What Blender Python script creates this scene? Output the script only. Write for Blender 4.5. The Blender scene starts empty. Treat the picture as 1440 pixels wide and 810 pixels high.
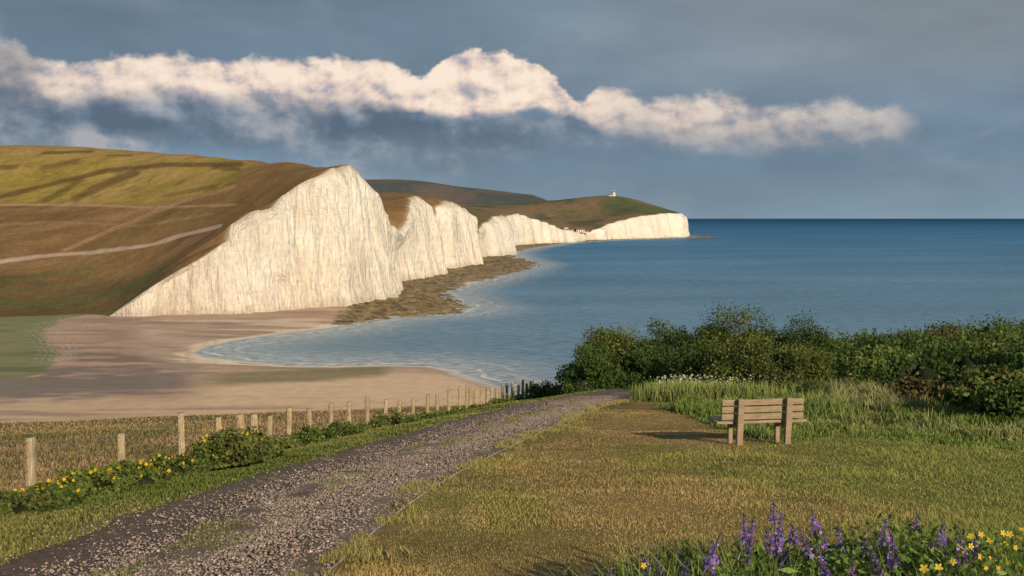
import bpy, math, random, time
import numpy as np
T0=time.time()
rng=np.random.default_rng(11); random.seed(5)
H=50.0; F=1400.0
scene=bpy.context.scene
scene.view_settings.view_transform='Standard'
scene.view_settings.look='None'
scene.view_settings.exposure=0

# ------------------------------------------------------------------ helpers
def W(px,py,D): return (D*(px-720)/F, D, H-D*(py-307)/F)
def shore(px,py):
    D=H*F/(py-307.0); return (D*(px-720)/F, D)
def vnoise(x,y,seed=0):
    x=np.asarray(x,float); y=np.asarray(y,float)
    xi=np.floor(x).astype(np.int64); yi=np.floor(y).astype(np.int64)
    xf=x-xi; yf=y-yi
    u=xf*xf*xf*(xf*(xf*6-15)+10); v=yf*yf*yf*(yf*(yf*6-15)+10)
    def h(a,b):
        n=(a*374761393+b*668265263+seed*144269504)&0xffffffff
        n=((n^(n>>13))*1274126177)&0xffffffff
        return ((n^(n>>16))&0xffff)/65535.0
    a=h(xi,yi);b=h(xi+1,yi);c=h(xi,yi+1);d=h(xi+1,yi+1)
    return ((a*(1-u)+b*u)*(1-v)+(c*(1-u)+d*u)*v)*2-1
def fbm(x,y,o=4,seed=0):
    s=0;a=1;t=0
    x=np.asarray(x,float);y=np.asarray(y,float)
    for i in range(o):
        s=s+a*vnoise(x*2**i+i*17.3,y*2**i-i*9.1,seed+i); t+=a; a*=.5
    return s/t
def sst(a,b,x):
    t=np.clip((np.asarray(x,float)-a)/(b-a),0,1); return t*t*(3-2*t)
class TPS:
    def __init__(s,P,lam=1e-4,sc=500.):
        P=np.array(P,float); s.sc=sc; s.c=P[:,:2]/sc; n=len(P)
        K=s.k(s.c)+lam*np.eye(n)
        A=np.zeros((n+3,n+3)); A[:n,:n]=K; A[:n,n]=1;A[n,:n]=1
        A[:n,n+1:]=s.c; A[n+1:,:n]=s.c.T
        s.w=np.linalg.solve(A,np.concatenate([P[:,2],[0,0,0]])); s.n=n
    def k(s,q):
        d2=((q[:,None,:]-s.c[None,:,:])**2).sum(-1)
        return .5*d2*np.log(d2+1e-12)
    def __call__(s,x,y):
        x=np.asarray(x,float); sh=x.shape
        q=np.stack([x.ravel(),np.asarray(y,float).ravel()],1)/s.sc
        out=np.empty(len(q))
        for i in range(0,len(q),20000):
            p=q[i:i+20000]
            out[i:i+20000]=s.k(p)@s.w[:s.n]+s.w[s.n]+p@s.w[s.n+1:]
        return out.reshape(sh)
def polydist(x,y,pl,closed=False):
    pl=np.array(pl,float); d=np.full(x.shape,1e18)
    n=len(pl); rngk=range(n if closed else n-1)
    for i in rngk:
        a=pl[i];b=pl[(i+1)%n]; e=b-a; L=e@e+1e-9
        t=np.clip(((x-a[0])*e[0]+(y-a[1])*e[1])/L,0,1)
        d=np.minimum(d,(x-a[0]-t*e[0])**2+(y-a[1]-t*e[1])**2)
    return np.sqrt(d)
def inside(x,y,pl):
    pl=np.array(pl,float); r=np.zeros(x.shape,bool); n=len(pl)
    for i in range(n):
        a=pl[i];b=pl[(i+1)%n]
        if a[1]==b[1]: continue
        c=((a[1]>y)!=(b[1]>y))&(x<(b[0]-a[0])*(y-a[1])/(b[1]-a[1])+a[0])
        r^=c
    return r
def sdist(x,y,pl):
    d=polydist(x,y,pl,True); return np.where(inside(x,y,pl),d,-d)
def mk(name,V,Fc,mat=None,col=None,smooth=False,parent=None,attrs=None):
    V=np.asarray(V,np.float32).reshape(-1,3); Fc=np.asarray(Fc,np.int32)
    k=Fc.shape[1]; n=len(Fc)
    me=bpy.data.meshes.new(name)
    me.vertices.add(len(V)); me.vertices.foreach_set('co',V.ravel())
    me.loops.add(n*k); me.loops.foreach_set('vertex_index',Fc.ravel())
    me.polygons.add(n); me.polygons.foreach_set('loop_start',np.arange(0,n*k,k,dtype=np.int32))
    me.polygons.foreach_set('loop_total',np.full(n,k,np.int32))
    if smooth: me.polygons.foreach_set('use_smooth',np.ones(n,bool))
    me.update(calc_edges=True)
    if col is not None:
        col=np.asarray(col,np.float32)
        if col.shape[1]==3: col=np.concatenate([col,np.ones((len(col),1),np.float32)],1)
        a=me.color_attributes.new('Col','FLOAT_COLOR','POINT'); a.data.foreach_set('color',np.clip(col,0,1).ravel())
    if attrs:
        for kk,vv in attrs.items():
            a=me.attributes.new(kk,'FLOAT','POINT'); a.data.foreach_set('value',np.asarray(vv,np.float32).ravel())
    ob=bpy.data.objects.new(name,me); scene.collection.objects.link(ob)
    if mat: me.materials.append(mat)
    if parent: ob.parent=parent
    return ob
def gridfaces(r,c):
    i=np.arange(r-1)[:,None]*c+np.arange(c-1)[None,:]
    return np.stack([i,i+1,i+c+1,i+c],-1).reshape(-1,4)
def C(*a): return np.array(a,float)
def lerp(a,b,m):
    return a*(1-m[...,None])+b*m[...,None]

# ------------------------------------------------------------------ node helpers
def newmat(name):
    m=bpy.data.materials.new(name); m.use_nodes=True; nt=m.node_tree; nt.nodes.clear()
    out=nt.nodes.new('ShaderNodeOutputMaterial'); return m,nt,out
def sock(nt,node,i,v):
    if v is None: return
    if hasattr(v,'is_output'): nt.links.new(v,node.inputs[i])
    else: node.inputs[i].default_value=v
def M(nt,op,a,b=None,c=None,clamp=False):
    n=nt.nodes.new('ShaderNodeMath'); n.operation=op; n.use_clamp=clamp
    sock(nt,n,0,a); sock(nt,n,1,b); sock(nt,n,2,c); return n.outputs[0]
def MIX(nt,f,a,b,bt='MIX'):
    n=nt.nodes.new('ShaderNodeMix'); n.data_type='RGBA'; n.blend_type=bt
    sock(nt,n,0,f); 
    for i,v in ((6,a),(7,b)):
        if not hasattr(v,'is_output') and len(v)==3: v=(*v,1)
        sock(nt,n,i,v)
    return n.outputs[2]
def NOISE(nt,vec,scale,detail=4,rough=.55,out=0,dist=0):
    n=nt.nodes.new('ShaderNodeTexNoise'); sock(nt,n,'Vector',vec)
    n.inputs['Scale'].default_value=scale; n.inputs['Detail'].default_value=detail
    n.inputs['Roughness'].default_value=rough; n.inputs['Distortion'].default_value=dist
    return n.outputs[out]
def RAMP(nt,f,pts,interp='LINEAR'):
    n=nt.nodes.new('ShaderNodeValToRGB'); n.color_ramp.interpolation=interp
    e=n.color_ramp.elements
    while len(e)<len(pts): e.new(.5)
    for i,(p,c) in enumerate(pts):
        e[i].position=p; e[i].color=(c,c,c,1) if not hasattr(c,'__len__') else (*c,1)
    sock(nt,n,0,f); return n.outputs[0]
def MR(nt,v,a,b,c=0.,d=1.,sm=False):
    n=nt.nodes.new('ShaderNodeMapRange'); n.interpolation_type='SMOOTHSTEP' if sm else 'LINEAR'
    sock(nt,n,0,v)
    for i,q in enumerate((a,b,c,d)): sock(nt,n,i+1,q)
    return n.outputs[0]
def POS(nt): return nt.nodes.new('ShaderNodeNewGeometry').outputs['Position']
def MAP(nt,vec,sc=(1,1,1),rot=(0,0,0),loc=(0,0,0)):
    n=nt.nodes.new('ShaderNodeMapping'); sock(nt,n,0,vec)
    n.inputs['Scale'].default_value=sc; n.inputs['Rotation'].default_value=rot; n.inputs['Location'].default_value=loc
    return n.outputs[0]
def ATTR(nt,name,out='Color'):
    n=nt.nodes.new('ShaderNodeAttribute'); n.attribute_name=name; return n.outputs[out]
def BSDF(nt,out,col,rough=.8,normal=None,spec=.3,trans=None):
    b=nt.nodes.new('ShaderNodeBsdfPrincipled'); sock(nt,b,'Base Color',col if hasattr(col,'is_output') else (*col,1))
    sock(nt,b,'Roughness',rough); b.inputs['Specular IOR Level'].default_value=spec
    if normal is not None: sock(nt,b,'Normal',normal)
    s=b.outputs[0]
    if trans:
        t=nt.nodes.new('ShaderNodeBsdfTranslucent'); sock(nt,t,0,col); mx=nt.nodes.new('ShaderNodeMixShader')
        mx.inputs[0].default_value=trans; nt.links.new(s,mx.inputs[1]); nt.links.new(t.outputs[0],mx.inputs[2]); s=mx.outputs[0]
    nt.links.new(s,out.inputs[0]); return b
def BUMP(nt,h,strength=.5,dist=.1,n0=None):
    n=nt.nodes.new('ShaderNodeBump'); n.inputs['Strength'].default_value=strength; n.inputs['Distance'].default_value=dist
    sock(nt,n,'Height',h)
    if n0 is not None: sock(nt,n,'Normal',n0)
    return n.outputs[0]
def vcol_mat(name,scales,amp=.35,bump=.5,bd=.1,rough=.85,spec=.2,trans=None,stretch=(1,1,1)):
    m,nt,out=newmat(name); c=ATTR(nt,'Col'); p=MAP(nt,POS(nt),stretch)
    hh=None
    for s in scales:
        n=NOISE(nt,p,s,4,.65)
        c=MIX(nt,1.0,c,RAMP(nt,n,[(.3,1-amp),(.7,1.0)]),'MULTIPLY'); hh=n
    nrm=BUMP(nt,hh,bump,bd) if bump else None
    BSDF(nt,out,c,rough,nrm,spec,trans); return m

# ------------------------------------------------------------------ camera
cam=bpy.data.cameras.new('camera'); co=bpy.data.objects.new('camera',cam); scene.collection.objects.link(co)
cam.lens=35; cam.sensor_width=36; cam.shift_y=-98/1440; cam.clip_start=.1; cam.clip_end=300000
co.location=(0,0,H); co.rotation_euler=(math.radians(90),0,0); scene.camera=co

# ------------------------------------------------------------------ light
az=math.atan2(.46,-.88); el=math.radians(21)
sd=np.array([math.sin(az)*math.cos(el),math.cos(az)*math.cos(el),math.sin(el)])
L=bpy.data.lights.new('sun','SUN'); L.energy=5.0; L.angle=math.radians(.6); L.color=(1,.80,.56)
lo=bpy.data.objects.new('sun',L); scene.collection.objects.link(lo)
from mathutils import Vector
lo.rotation_euler=Vector(sd).to_track_quat('Z','Y').to_euler(); lo.location=(40,-40,120)

w=bpy.data.worlds.new('World'); scene.world=w; w.use_nodes=True; nt=w.node_tree; nt.nodes.clear()
wo=nt.nodes.new('ShaderNodeOutputWorld'); bg=nt.nodes.new('ShaderNodeBackground'); nt.links.new(bg.outputs[0],wo.inputs[0])
bg.inputs[1].default_value=.1
sky=nt.nodes.new('ShaderNodeTexSky'); sky.sky_type='NISHITA'; sky.sun_disc=False; sky.sun_elevation=el; sky.sun_rotation=az
gen=nt.nodes.new('ShaderNodeTexCoord').outputs['Generated']
sp=nt.nodes.new('ShaderNodeSeparateXYZ'); nt.links.new(gen,sp.inputs[0]); X,Y,Z=sp.outputs
th=M(nt,'ARCTAN2',X,Y); r=M(nt,'SQRT',M(nt,'ADD',M(nt,'MULTIPLY',X,X),M(nt,'MULTIPLY',Y,Y)))
v=M(nt,'DIVIDE',Z,M(nt,'MAXIMUM',r,.02)); v=M(nt,'MINIMUM',v,3.0)
cb=nt.nodes.new('ShaderNodeCombineXYZ'); nt.links.new(th,cb.inputs[0]); nt.links.new(v,cb.inputs[1]); cv=cb.outputs[0]
thn=MR(nt,th,-.8,.8)
def tp(px,py):
    t=math.atan((px-720)/F); return ((t+.8)/1.6, (307-py)/F*math.cos(t)/.3)
def CURVE(pts):
    n=nt.nodes.new('ShaderNodeFloatCurve'); c=n.mapping.curves[0]
    P=[tp(*p) for p in pts]
    c.points[0].location=(0,P[0][1]); c.points[1].location=(1,P[-1][1])
    for a,b in P: c.points.new(a,b)
    n.mapping.update(); nt.links.new(thn,n.inputs['Value']); return M(nt,'MULTIPLY',n.outputs[0],.3)
def CURVEV(pts):
    n=nt.nodes.new('ShaderNodeFloatCurve'); c=n.mapping.curves[0]
    P=[(tp(p,0)[0],q) for p,q in pts]
    c.points[0].location=(0,P[0][1]); c.points[1].location=(1,P[-1][1])
    for a,b in P: c.points.new(a,b)
    n.mapping.update(); nt.links.new(thn,n.inputs['Value']); return n.outputs[0]
big=NOISE(nt,MAP(nt,cv,(1,2.8,1)),2.6,4,.5)
med=NOISE(nt,MAP(nt,cv,(1,1.9,1),loc=(3,1,0)),9.0,6,.55)
md1=NOISE(nt,MAP(nt,cv,(1,1.3,1),loc=(5,1,0)),14.0,4,.55)
md2=NOISE(nt,MAP(nt,cv,(1,1.3,1),loc=(5-.010,1-.018,0)),14.0,4,.55)
fin=NOISE(nt,MAP(nt,cv,(1,1.2,1),loc=(7,2,0)),30.0,6,.55)
fin2=NOISE(nt,MAP(nt,cv,(1,1.2,1),loc=(7-.004,2-.008,0)),30.0,6,.55)
base=RAMP(nt,MR(nt,v,-.02,.30),[(0,(.21,.31,.40)),(.07,(.21,.31,.40)),(.22,(.15,.235,.335)),(.42,(.13,.195,.28)),(.7,(.15,.215,.28)),(1.,(.095,.15,.205))])
rightgrey=M(nt,'MULTIPLY',MR(nt,th,-.15,.45,0,1,True),MR(nt,v,.08,.18,0,1,True))
base=MIX(nt,M(nt,'MULTIPLY',rightgrey,.65),base,(.30,.335,.35))
base=MIX(nt,1.0,base,RAMP(nt,big,[(.3,.74),(.7,1.26)]),'MULTIPLY')
base=MIX(nt,M(nt,'MULTIPLY',MR(nt,med,.45,.75,0,1,True),.24),base,(.34,.39,.43))
wob=M(nt,'MULTIPLY',M(nt,'SUBTRACT',med,.5),.10)
wobf=M(nt,'MULTIPLY',M(nt,'SUBTRACT',fin,.5),.036)
dt=CURVE([(-200,70),(0,50),(60,70),(100,115),(300,120),(500,128),(640,150),(800,150),(900,165),(1100,165),(1300,170),(1600,190)])
db=CURVE([(-200,225),(0,222),(200,218),(500,225),(800,218),(1100,205),(1600,210)])
dm=M(nt,'MULTIPLY',MR(nt,M(nt,'ADD',M(nt,'SUBTRACT',dt,v),wob),-.006,.012,0,1,True),MR(nt,M(nt,'ADD',M(nt,'SUBTRACT',v,db),wob),-.02,.03,0,1,True))
mrel=M(nt,'MULTIPLY',M(nt,'SUBTRACT',md1,md2),2.6)
darkc=RAMP(nt,M(nt,'ADD',med,M(nt,'MULTIPLY',mrel,.6)),[(.30,(.075,.11,.17)),(.47,(.12,.165,.235)),(.60,(.20,.24,.31)),(.80,(.38,.38,.41))])
dstr=CURVEV([(-200,.95),(500,.95),(700,.8),(850,.6),(1100,.45),(1400,.3)])
top=CURVE([(-200,75),(-50,55),(10,50),(50,72),(90,80),(200,72),(300,78),(380,74),(450,80),(540,90),(590,106),(612,92),(645,76),(690,70),(740,88),(785,112),(815,138),(850,122),(900,130),(1000,132),(1080,140),(1150,136),(1240,144),(1290,160),(1350,172),(1600,180)])
bot=CURVE([(-200,152),(0,144),(100,150),(250,146),(400,155),(560,160),(600,163),(700,164),(800,165),(850,188),(950,208),(1100,212),(1290,204),(1600,195)])
soft=CURVEV([(-200,.5),(0,.4),(300,.42),(540,.35),(600,.12),(790,.12),(860,.55),(1000,.8),(1300,1.),(1600,1.)])
dtop=M(nt,'ADD',M(nt,'SUBTRACT',top,v),M(nt,'ADD',M(nt,'MULTIPLY',wob,.22),wobf))
tm=MR(nt,dtop,-.0012,M(nt,'ADD',.0030,M(nt,'MULTIPLY',soft,.015)),0,1,True)
dbot=M(nt,'ADD',M(nt,'SUBTRACT',v,bot),M(nt,'ADD',M(nt,'MULTIPLY',wob,.36),M(nt,'MULTIPLY',wobf,.3)))
bm=MR(nt,dbot,M(nt,'MULTIPLY',soft,-.012),M(nt,'ADD',.004,M(nt,'MULTIPLY',soft,.042)),0,1,True)
alpha=CURVEV([(-200,.6),(0,.35),(50,.55),(100,.92),(560,.98),(800,1.),(850,.80),(1000,.70),(1200,.60),(1260,.42),(1340,0.),(1600,0.)])
bmask=M(nt,'MULTIPLY',M(nt,'MULTIPLY',tm,bm),alpha)
relief=M(nt,'ADD',M(nt,'MULTIPLY',M(nt,'SUBTRACT',fin,fin2),2.6),mrel)
sh=M(nt,'ADD',M(nt,'ADD',.70,relief),M(nt,'MULTIPLY',M(nt,'SUBTRACT',.02,dtop),6.0))
brightc=RAMP(nt,sh,[(.05,(.36,.36,.42)),(.35,(.62,.51,.49)),(.62,(.86,.67,.55)),(1,(1.0,.82,.66))])
c=MIX(nt,M(nt,'MULTIPLY',dm,dstr),base,darkc)
c=MIX(nt,bmask,c,brightc)
c=MIX(nt,1.0,c,(10,10,10),'MULTIPLY')
fin_=MIX(nt,.94,sky.outputs[0],c)
nt.links.new(fin_,bg.inputs[0])

# ------------------------------------------------------------------ coast & land
coast=[(150,447,500),(205,408,503),(255,375,508),(300,347,515),(316,336,520),(322,314,523),(350,298,530),(380,292,538),(400,276,546),(430,255,556),(465,236,570),(490,233,585),
(503,241,600),(512,254,625),(520,276,655),(534,300,690),(552,319,735),(564,324,770),(569,298,800),(578,277,840),(590,276,875),(597,284,905),(602,304,930),(608,310,950),(614,289,975),(628,282,1005),(646,289,1050),(657,299,1085),(663,324,1130),
(671,330,1220),(680,314,1290),(692,306,1340),(705,303,1400),(706,320,1480),(702,322,1600),(703,305,1740),(728,300,1850),(760,311,1950),(790,322,2050),(815,327,2150),(830,326,2250),(860,313,2350),(900,304,2450),(935,300,2550),(957,300,2620),(958,302,2780),(950,304,3000),(930,305,3400)]
CP=np.array([W(*c) for c in coast])
rowsD=np.concatenate([np.linspace(430,499.5,40),np.linspace(500,600,300),np.linspace(601.5,1200,380),np.linspace(1205,3400,330)])
def edge(D):
    x=np.interp(D,CP[:,1],CP[:,0]); z=np.interp(D,CP[:,1],CP[:,2])
    on=sst(500,512,D); far=sst(600,700,D)
    x=x+on*(fbm(D*.06,D*0+3,4,5)*(2.5+far*2.0))*np.where(D>1500,2.0,1)
    z=z+on*(fbm(D*.12,D*0+7,4,9)*1.3)
    return x,np.maximum(z,np.where(D<500,-8,0))
land=[tuple(p) for p in CP]
for px,py,D in [(0,207,900),(-200,205,950),(100,208,880),(200,214,840),(260,218,805),(300,221,780),(350,225,740),(400,229,690),(430,232,660),(455,235,620),
 (0,360,620),(0,300,720),(0,250,820),(0,410,545),(150,400,555),(150,300,690),(150,350,610),(150,250,790),(250,300,630),(250,345,560),(250,250,740),(300,270,660),(350,262,630),(350,300,560),(340,240,700),(400,250,612),(-200,360,620),(-200,300,720),(-200,250,820),(-200,410,545),
 (530,272,950),(610,286,1080),(680,301,1450),(690,298,1850),(690,297,2500),(760,288,2800),(800,283,2800),(865,275,2820),(930,291,2750),(810,319,2300),(780,311,2450),(840,302,2600),(880,292,2620)]:
    land.append(W(px,py,D))
for px in (-300,-150,0,80,140): 
    land.append((485*(px-720)/F,485,0.)); land.append((455*(px-720)/F,455,-5.))
land+=[(-600,1300,70),(-300,1150,50),(-200,950,60),(-900,1200,100),(-150,830,58),(-200,1050,66),(-150,1250,42),(-300,1450,60),(-400,1900,75),(-1000,2500,80),(-1000,3400,80),(400,3400,60),(0,3400,80),(-1500,1500,90),(-1500,700,60),(-1500,480,0),(-900,480,0),(-900,700,55),(-900,950,112),(-1500,430,-6)]
HT=TPS(land,2e-4)
def landz(x,y,edgecorr=True):
    z=HT(x,y)
    xe,ze=edge(y); wq=xe-x
    cor=(ze-HT(xe,y))*np.exp(-np.maximum(wq,0)/14.)
    z=z+np.where(y>=500,cor,0)
    g=sst(6,60,wq)
    z=z+g*(fbm(x/60,y/60,4,21)*2.0)*sst(2,30,z)
    return z
NC=330; t=np.linspace(0,1,NC); wk=1400*(np.exp(3.2*t)-1)/(np.exp(3.2)-1)
D2=rowsD[:,None]*np.ones(NC)[None]; xe,ze=edge(rowsD)
X2=xe[:,None]-wk[None]*np.clip(D2/700,.8,1.6)
Z2=landz(X2,D2)
P_=720+F*X2/D2; Q_=307+F*(H-Z2)/D2
n1=fbm(X2/45,D2/45,5,31); n2=fbm(X2/12,D2/12,4,41); n3=fbm(X2/140,D2/110,4,51); n4=fbm(X2/200,D2/25,4,52)
brown=C(.300,.180,.088); ygreen=C(.37,.285,.075); olive=C(.20,.165,.062); dk=C(.060,.062,.028); tan=C(.45,.32,.18)
col=np.ones(X2.shape+(3,))*brown
col=lerp(col,np.ones(3)*C(.22,.135,.068),sst(-.2,.5,n1)*.7)
col=lerp(col,np.ones(3)*C(.38,.25,.13),sst(.05,.45,n4)*.6)
col=lerp(col,np.ones(3)*olive,sst(.0,.5,n3)*.35)
qa=np.interp(P_,[-300,0,120,210,300,350,400],[287,286,288,290,275,240,225])
fld=sst(-3,6,qa-Q_+n2*4)*sst(380,320,P_)
yc=lerp(np.ones(X2.shape+(3,))*ygreen,np.ones(3)*C(.46,.33,.12),sst(-.15,.4,n1))
yc=lerp(yc,np.ones(3)*olive,sst(.15,.55,n2)*.6)
yc=lerp(yc,np.ones(3)*C(.42,.29,.12),sst(235,212,Q_)*.8)
col=lerp(col,yc,fld)
low=sst(368,400,Q_+n1*10+(P_-100)*.02)*sst(1100,900,D2)*sst(340,230,P_+n1*20)
col=lerp(col,np.ones(3)*C(.15,.112,.058),low*.8)
col=lerp(col,np.ones(3)*C(.14,.155,.065),low*sst(.0,.4,fbm(X2/70,D2/9,4,77))*.8)
near=D2<1150
def stroke(pts,wd,colr,a=1.,soft=.6):
    global col
    d=polydist(P_,Q_*1.0,pts)+n2*wd*.35
    m=(1-sst(wd*(1-soft),wd,d))*a*near
    col=lerp(col,np.ones(3)*colr,m)
dkb=C(.15,.095,.045)
stroke([(-50,290),(60,262),(150,240),(230,232),(340,231)],4.5,dkb,.8)
stroke([(60,284),(95,265),(115,252)],6,C(.14,.105,.042),.7)
stroke([(105,280),(140,262),(190,242)],8,dkb,.75)
stroke([(0,236),(25,234)],5,dkb,.8); stroke([(60,236),(110,226)],5,C(.17,.12,.055),.7)
stroke([(60,215),(130,213)],3,dk,.6); stroke([(150,219),(185,218)],2.5,dk,.5)
stroke([(300,234),(335,238)],5,dkb,.7); stroke([(230,276),(300,262)],4,dkb,.5)
stroke([(-50,288),(120,288),(215,292),(330,288)],2.4,tan,.95)
stroke([(90,352),(160,322),(250,285),(330,262)],3.6,C(.46,.29,.17),.85)
stroke([(-60,374),(0,368),(60,360),(130,355),(210,345),(260,330),(310,318)],3.4,C(.58,.46,.36),.95)
stroke([(-60,320),(80,312),(200,318),(300,300)],2.4,C(.42,.28,.16),.5)
stroke([(-60,398),(60,388),(130,380)],7,C(.14,.15,.06),.5)
stroke([(-60,410),(100,402),(150,392)],4,C(.17,.17,.07),.5)
far_haze=sst(1150,1500,D2)  # far fields take their own tones, with distance haze mixed into the colour
fc=lerp(np.ones(X2.shape+(3,))*C(.14,.17,.085),np.ones(3)*C(.30,.21,.125),sst(-.25,.3,fbm(X2/160,D2/260,4,61)))
fc=lerp(fc,np.ones(3)*C(.09,.125,.075),sst(.1,.4,fbm(X2/90,D2/120,4,63))*.7)
col=lerp(col,fc,far_haze)
rim=(1-sst(.0,4.,xe[:,None]-X2))*(D2>503)*.7
col=lerp(col,np.ones(3)*C(.5,.42,.30),rim)
m_land=vcol_mat('downland_grass',(.35,.06),.32,.8,1.2,.95,.05)
hill=mk('chalk_downs_hill',np.stack([X2,D2,Z2],-1),gridfaces(*X2.shape)[:,::-1],m_land,col.reshape(-1,3),True)

# cliff face ribbon
ci=np.where(rowsD>=500)[0]; tD=rowsD[ci]; tx,tz=xe[ci],Z2[ci,0]
sm=np.stack([np.convolve(np.pad(tx,15,'edge'),np.ones(31)/31,'valid'),np.convolve(np.pad(tD,15,'edge'),np.ones(31)/31,'valid')],1)
tg=np.gradient(sm,axis=0); tg/=np.linalg.norm(tg,axis=1)[:,None]
nx,ny=tg[:,1],-tg[:,0]
sl=np.concatenate([[0],np.cumsum(np.hypot(np.diff(tx),np.diff(tD)))])
KR=70; f=np.linspace(0,1,KR)[None]; S=sl[:,None]+0*f; hh=tz[:,None]+2
ZZ=tz[:,None]-hh*f
amp=np.minimum(1,f*9)*np.clip(hh/30,.15,1)
warp=fbm(S/30,ZZ/40,3,3)*5
fl=1-np.abs(fbm((S+warp)/17,ZZ/120+2,3,8))*2
fl2=1-np.abs(fbm((S+warp)/5.,ZZ/55+5,3,18))*2
dip=np.interp(tD,[500,560,660,740,780,840,905,940,990,1060,1140,1220,1300,1400,1500,1750],[0,0,3,-8,-12,6,3,-11,5,3,-13,-11,4,5,-10,3])[:,None]
out=f*hh*.13+ (f**4)*hh*.05 + amp*(fbm(S/38,ZZ/160,3,13)*8.0+fl*4.6+fl2*1.7+fbm(S/2.0,ZZ/5,4,14)*.75)+dip*np.minimum(1,f*2.5)
out=np.where(f==0,0,out)
CX=tx[:,None]+nx[:,None]*out; CY=tD[:,None]+ny[:,None]*out
ch=np.ones(CX.shape+(3,))*C(.84,.79,.70)
ch=lerp(ch,np.ones(3)*C(.66,.58,.47),sst(.1,.6,fbm((S+warp)/7,ZZ/70,4,71))*.65)
ch=lerp(ch,np.ones(3)*C(.90,.88,.83),sst(.1,.5,fbm((S)/16,ZZ/20,4,72))*.7)
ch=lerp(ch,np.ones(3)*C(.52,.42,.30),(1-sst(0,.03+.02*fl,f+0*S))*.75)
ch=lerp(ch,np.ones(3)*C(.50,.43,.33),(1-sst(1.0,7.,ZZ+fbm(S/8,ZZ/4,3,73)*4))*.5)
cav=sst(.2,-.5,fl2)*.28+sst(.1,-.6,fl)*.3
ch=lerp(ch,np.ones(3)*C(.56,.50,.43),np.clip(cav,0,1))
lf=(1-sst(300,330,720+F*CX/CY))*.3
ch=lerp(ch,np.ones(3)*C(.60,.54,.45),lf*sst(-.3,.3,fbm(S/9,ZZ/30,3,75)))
m,nt,out_=newmat('chalk'); cc=ATTR(nt,'Col'); p=POS(nt)
st=NOISE(nt,MAP(nt,p,(1,1,.10)),.8,5,.65); cc=MIX(nt,1.,cc,RAMP(nt,st,[(.32,.72),(.56,1.)]),'MULTIPLY')
ly=NOISE(nt,MAP(nt,p,(.03,.03,1.)),.75,4,.6); cc=MIX(nt,1.,cc,RAMP(nt,ly,[(.34,.90),(.42,1.)]),'MULTIPLY')
fr=NOISE(nt,p,.45,6,.7)
BSDF(nt,out_,cc,.95,BUMP(nt,M(nt,'ADD',fr,M(nt,'MULTIPLY',st,1.2)),1.,1.8),.1)
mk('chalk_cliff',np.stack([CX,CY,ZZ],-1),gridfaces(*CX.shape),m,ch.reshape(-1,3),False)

# distant downs
def ridge(name,prof,front,back,colA,colB,zb=0):
    P=np.array([W(*q) for q in prof]); xs=np.linspace(P[0,0],P[-1,0],260)
    yr=np.interp(xs,P[:,0],P[:,1]); zr=np.interp(xs,P[:,0],P[:,2]); k=np.ones(9)/9
    zr=np.convolve(np.pad(zr,4,'edge'),k,'valid')
    tt=np.linspace(-1,1,70)
    Yg=yr[:,None]+np.where(tt<0,tt*front,tt*back)[None]
    prof_=np.cos(tt*math.pi/2)**1.0
    Xg=xs[:,None]+0*Yg
    Zg=zb+(zr[:,None]-zb)*prof_[None]+fbm(Xg/220,Yg/220,4,7)*7*(1-prof_[None])
    n=fbm(Xg/260,Yg/200,5,17)
    col=lerp(np.ones(Xg.shape+(3,))*colA,np.ones(3)*colB,sst(-.25,.3,n))
    mk(name,np.stack([Xg,Yg,Zg],-1),gridfaces(*Xg.shape),m_land,col.reshape(-1,3),True)
ridge('distant_hill',[(-400,250,4300),(500,253,4300),(560,252,4300),(600,255,4250),(640,262,4200),(700,268,4100),(735,273,4050),(768,275,4000),(772,287,4000),(800,296,3980),(830,312,3950)],700,700,C(.11,.135,.14),C(.19,.165,.14))  # aerial haze is put into these muted blue-grey hill colours

# ------------------------------------------------------------------ beach / estuary
shl=[(900,700),(800,600),(740,562),(700,545),(662,531),(640,521),(600,516),(540,514),(470,516),(400,515),(340,509),(290,503),(268,496),(285,488),(330,478),(400,468),(460,461),(505,453),(550,446),(600,443),(640,440),(656,432),(640,422),(618,412),(650,402),(690,392),(735,379),(755,372),(735,365),(716,359),(726,353),(755,347),(800,341),(850,338),(900,336),(950,334.6),(1000,333.4),(1005,332.3),(985,331.6),(958,331.4)]
SH=[shore(*s) for s in shl]+[(300,3500),(-3000,3500),(-3000,100)]
pyr=np.concatenate([np.linspace(330,360,150),np.linspace(360.3,640,640)])
Dr=H*F/(pyr-307); ug=np.linspace(-.95,.30,560)
BX=Dr[:,None]*ug[None]; BY=Dr[:,None]+0*BX
sdv=sdist(BX,BY,SH)
PX=720+F*BX/BY; PY=307+H*F/BY
rk_poly=[(500,425),(548,398),(610,372),(700,352),(780,343),(780,374),(655,400),(630,412),(670,432),(650,443),(565,452),(470,464),(470,452)]
rk=sst(-3,6,sdist(PX,PY,rk_poly)+fbm(BX/9,BY/9,4,85)*9)
rk=np.maximum(rk,sst(352,346,PY))
wobs=fbm(BX/14,BY/14,4,81)*(2.2+7*rk)+fbm(BX/4,BY/4,3,83)*(.5+2*rk)
sdv=sdv+wobs
BZ=np.clip(sdv*.035,-2.5,.9)+fbm(BX/10,BY/10,3,86)*.05*sst(5,15,sdv)
BZ=BZ+rk*np.maximum(0,fbm(BX/3.5,BY/3.5,4,87)+.15)*1.6-rk*.15*sst(350,360,PY)
BZ=np.where(sdv<-6,np.minimum(BZ,-.3),BZ)
nb=fbm(BX/40,BY/18,4,91); nb2=fbm(BX/12,BY/5,4,92); nb3=fbm(BX/90,BY/25,4,93)
bc=np.ones(BX.shape+(3,))*C(.50,.335,.24)
bc=lerp(bc,np.ones(3)*C(.36,.245,.195),sst(-.15,.4,nb))
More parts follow.
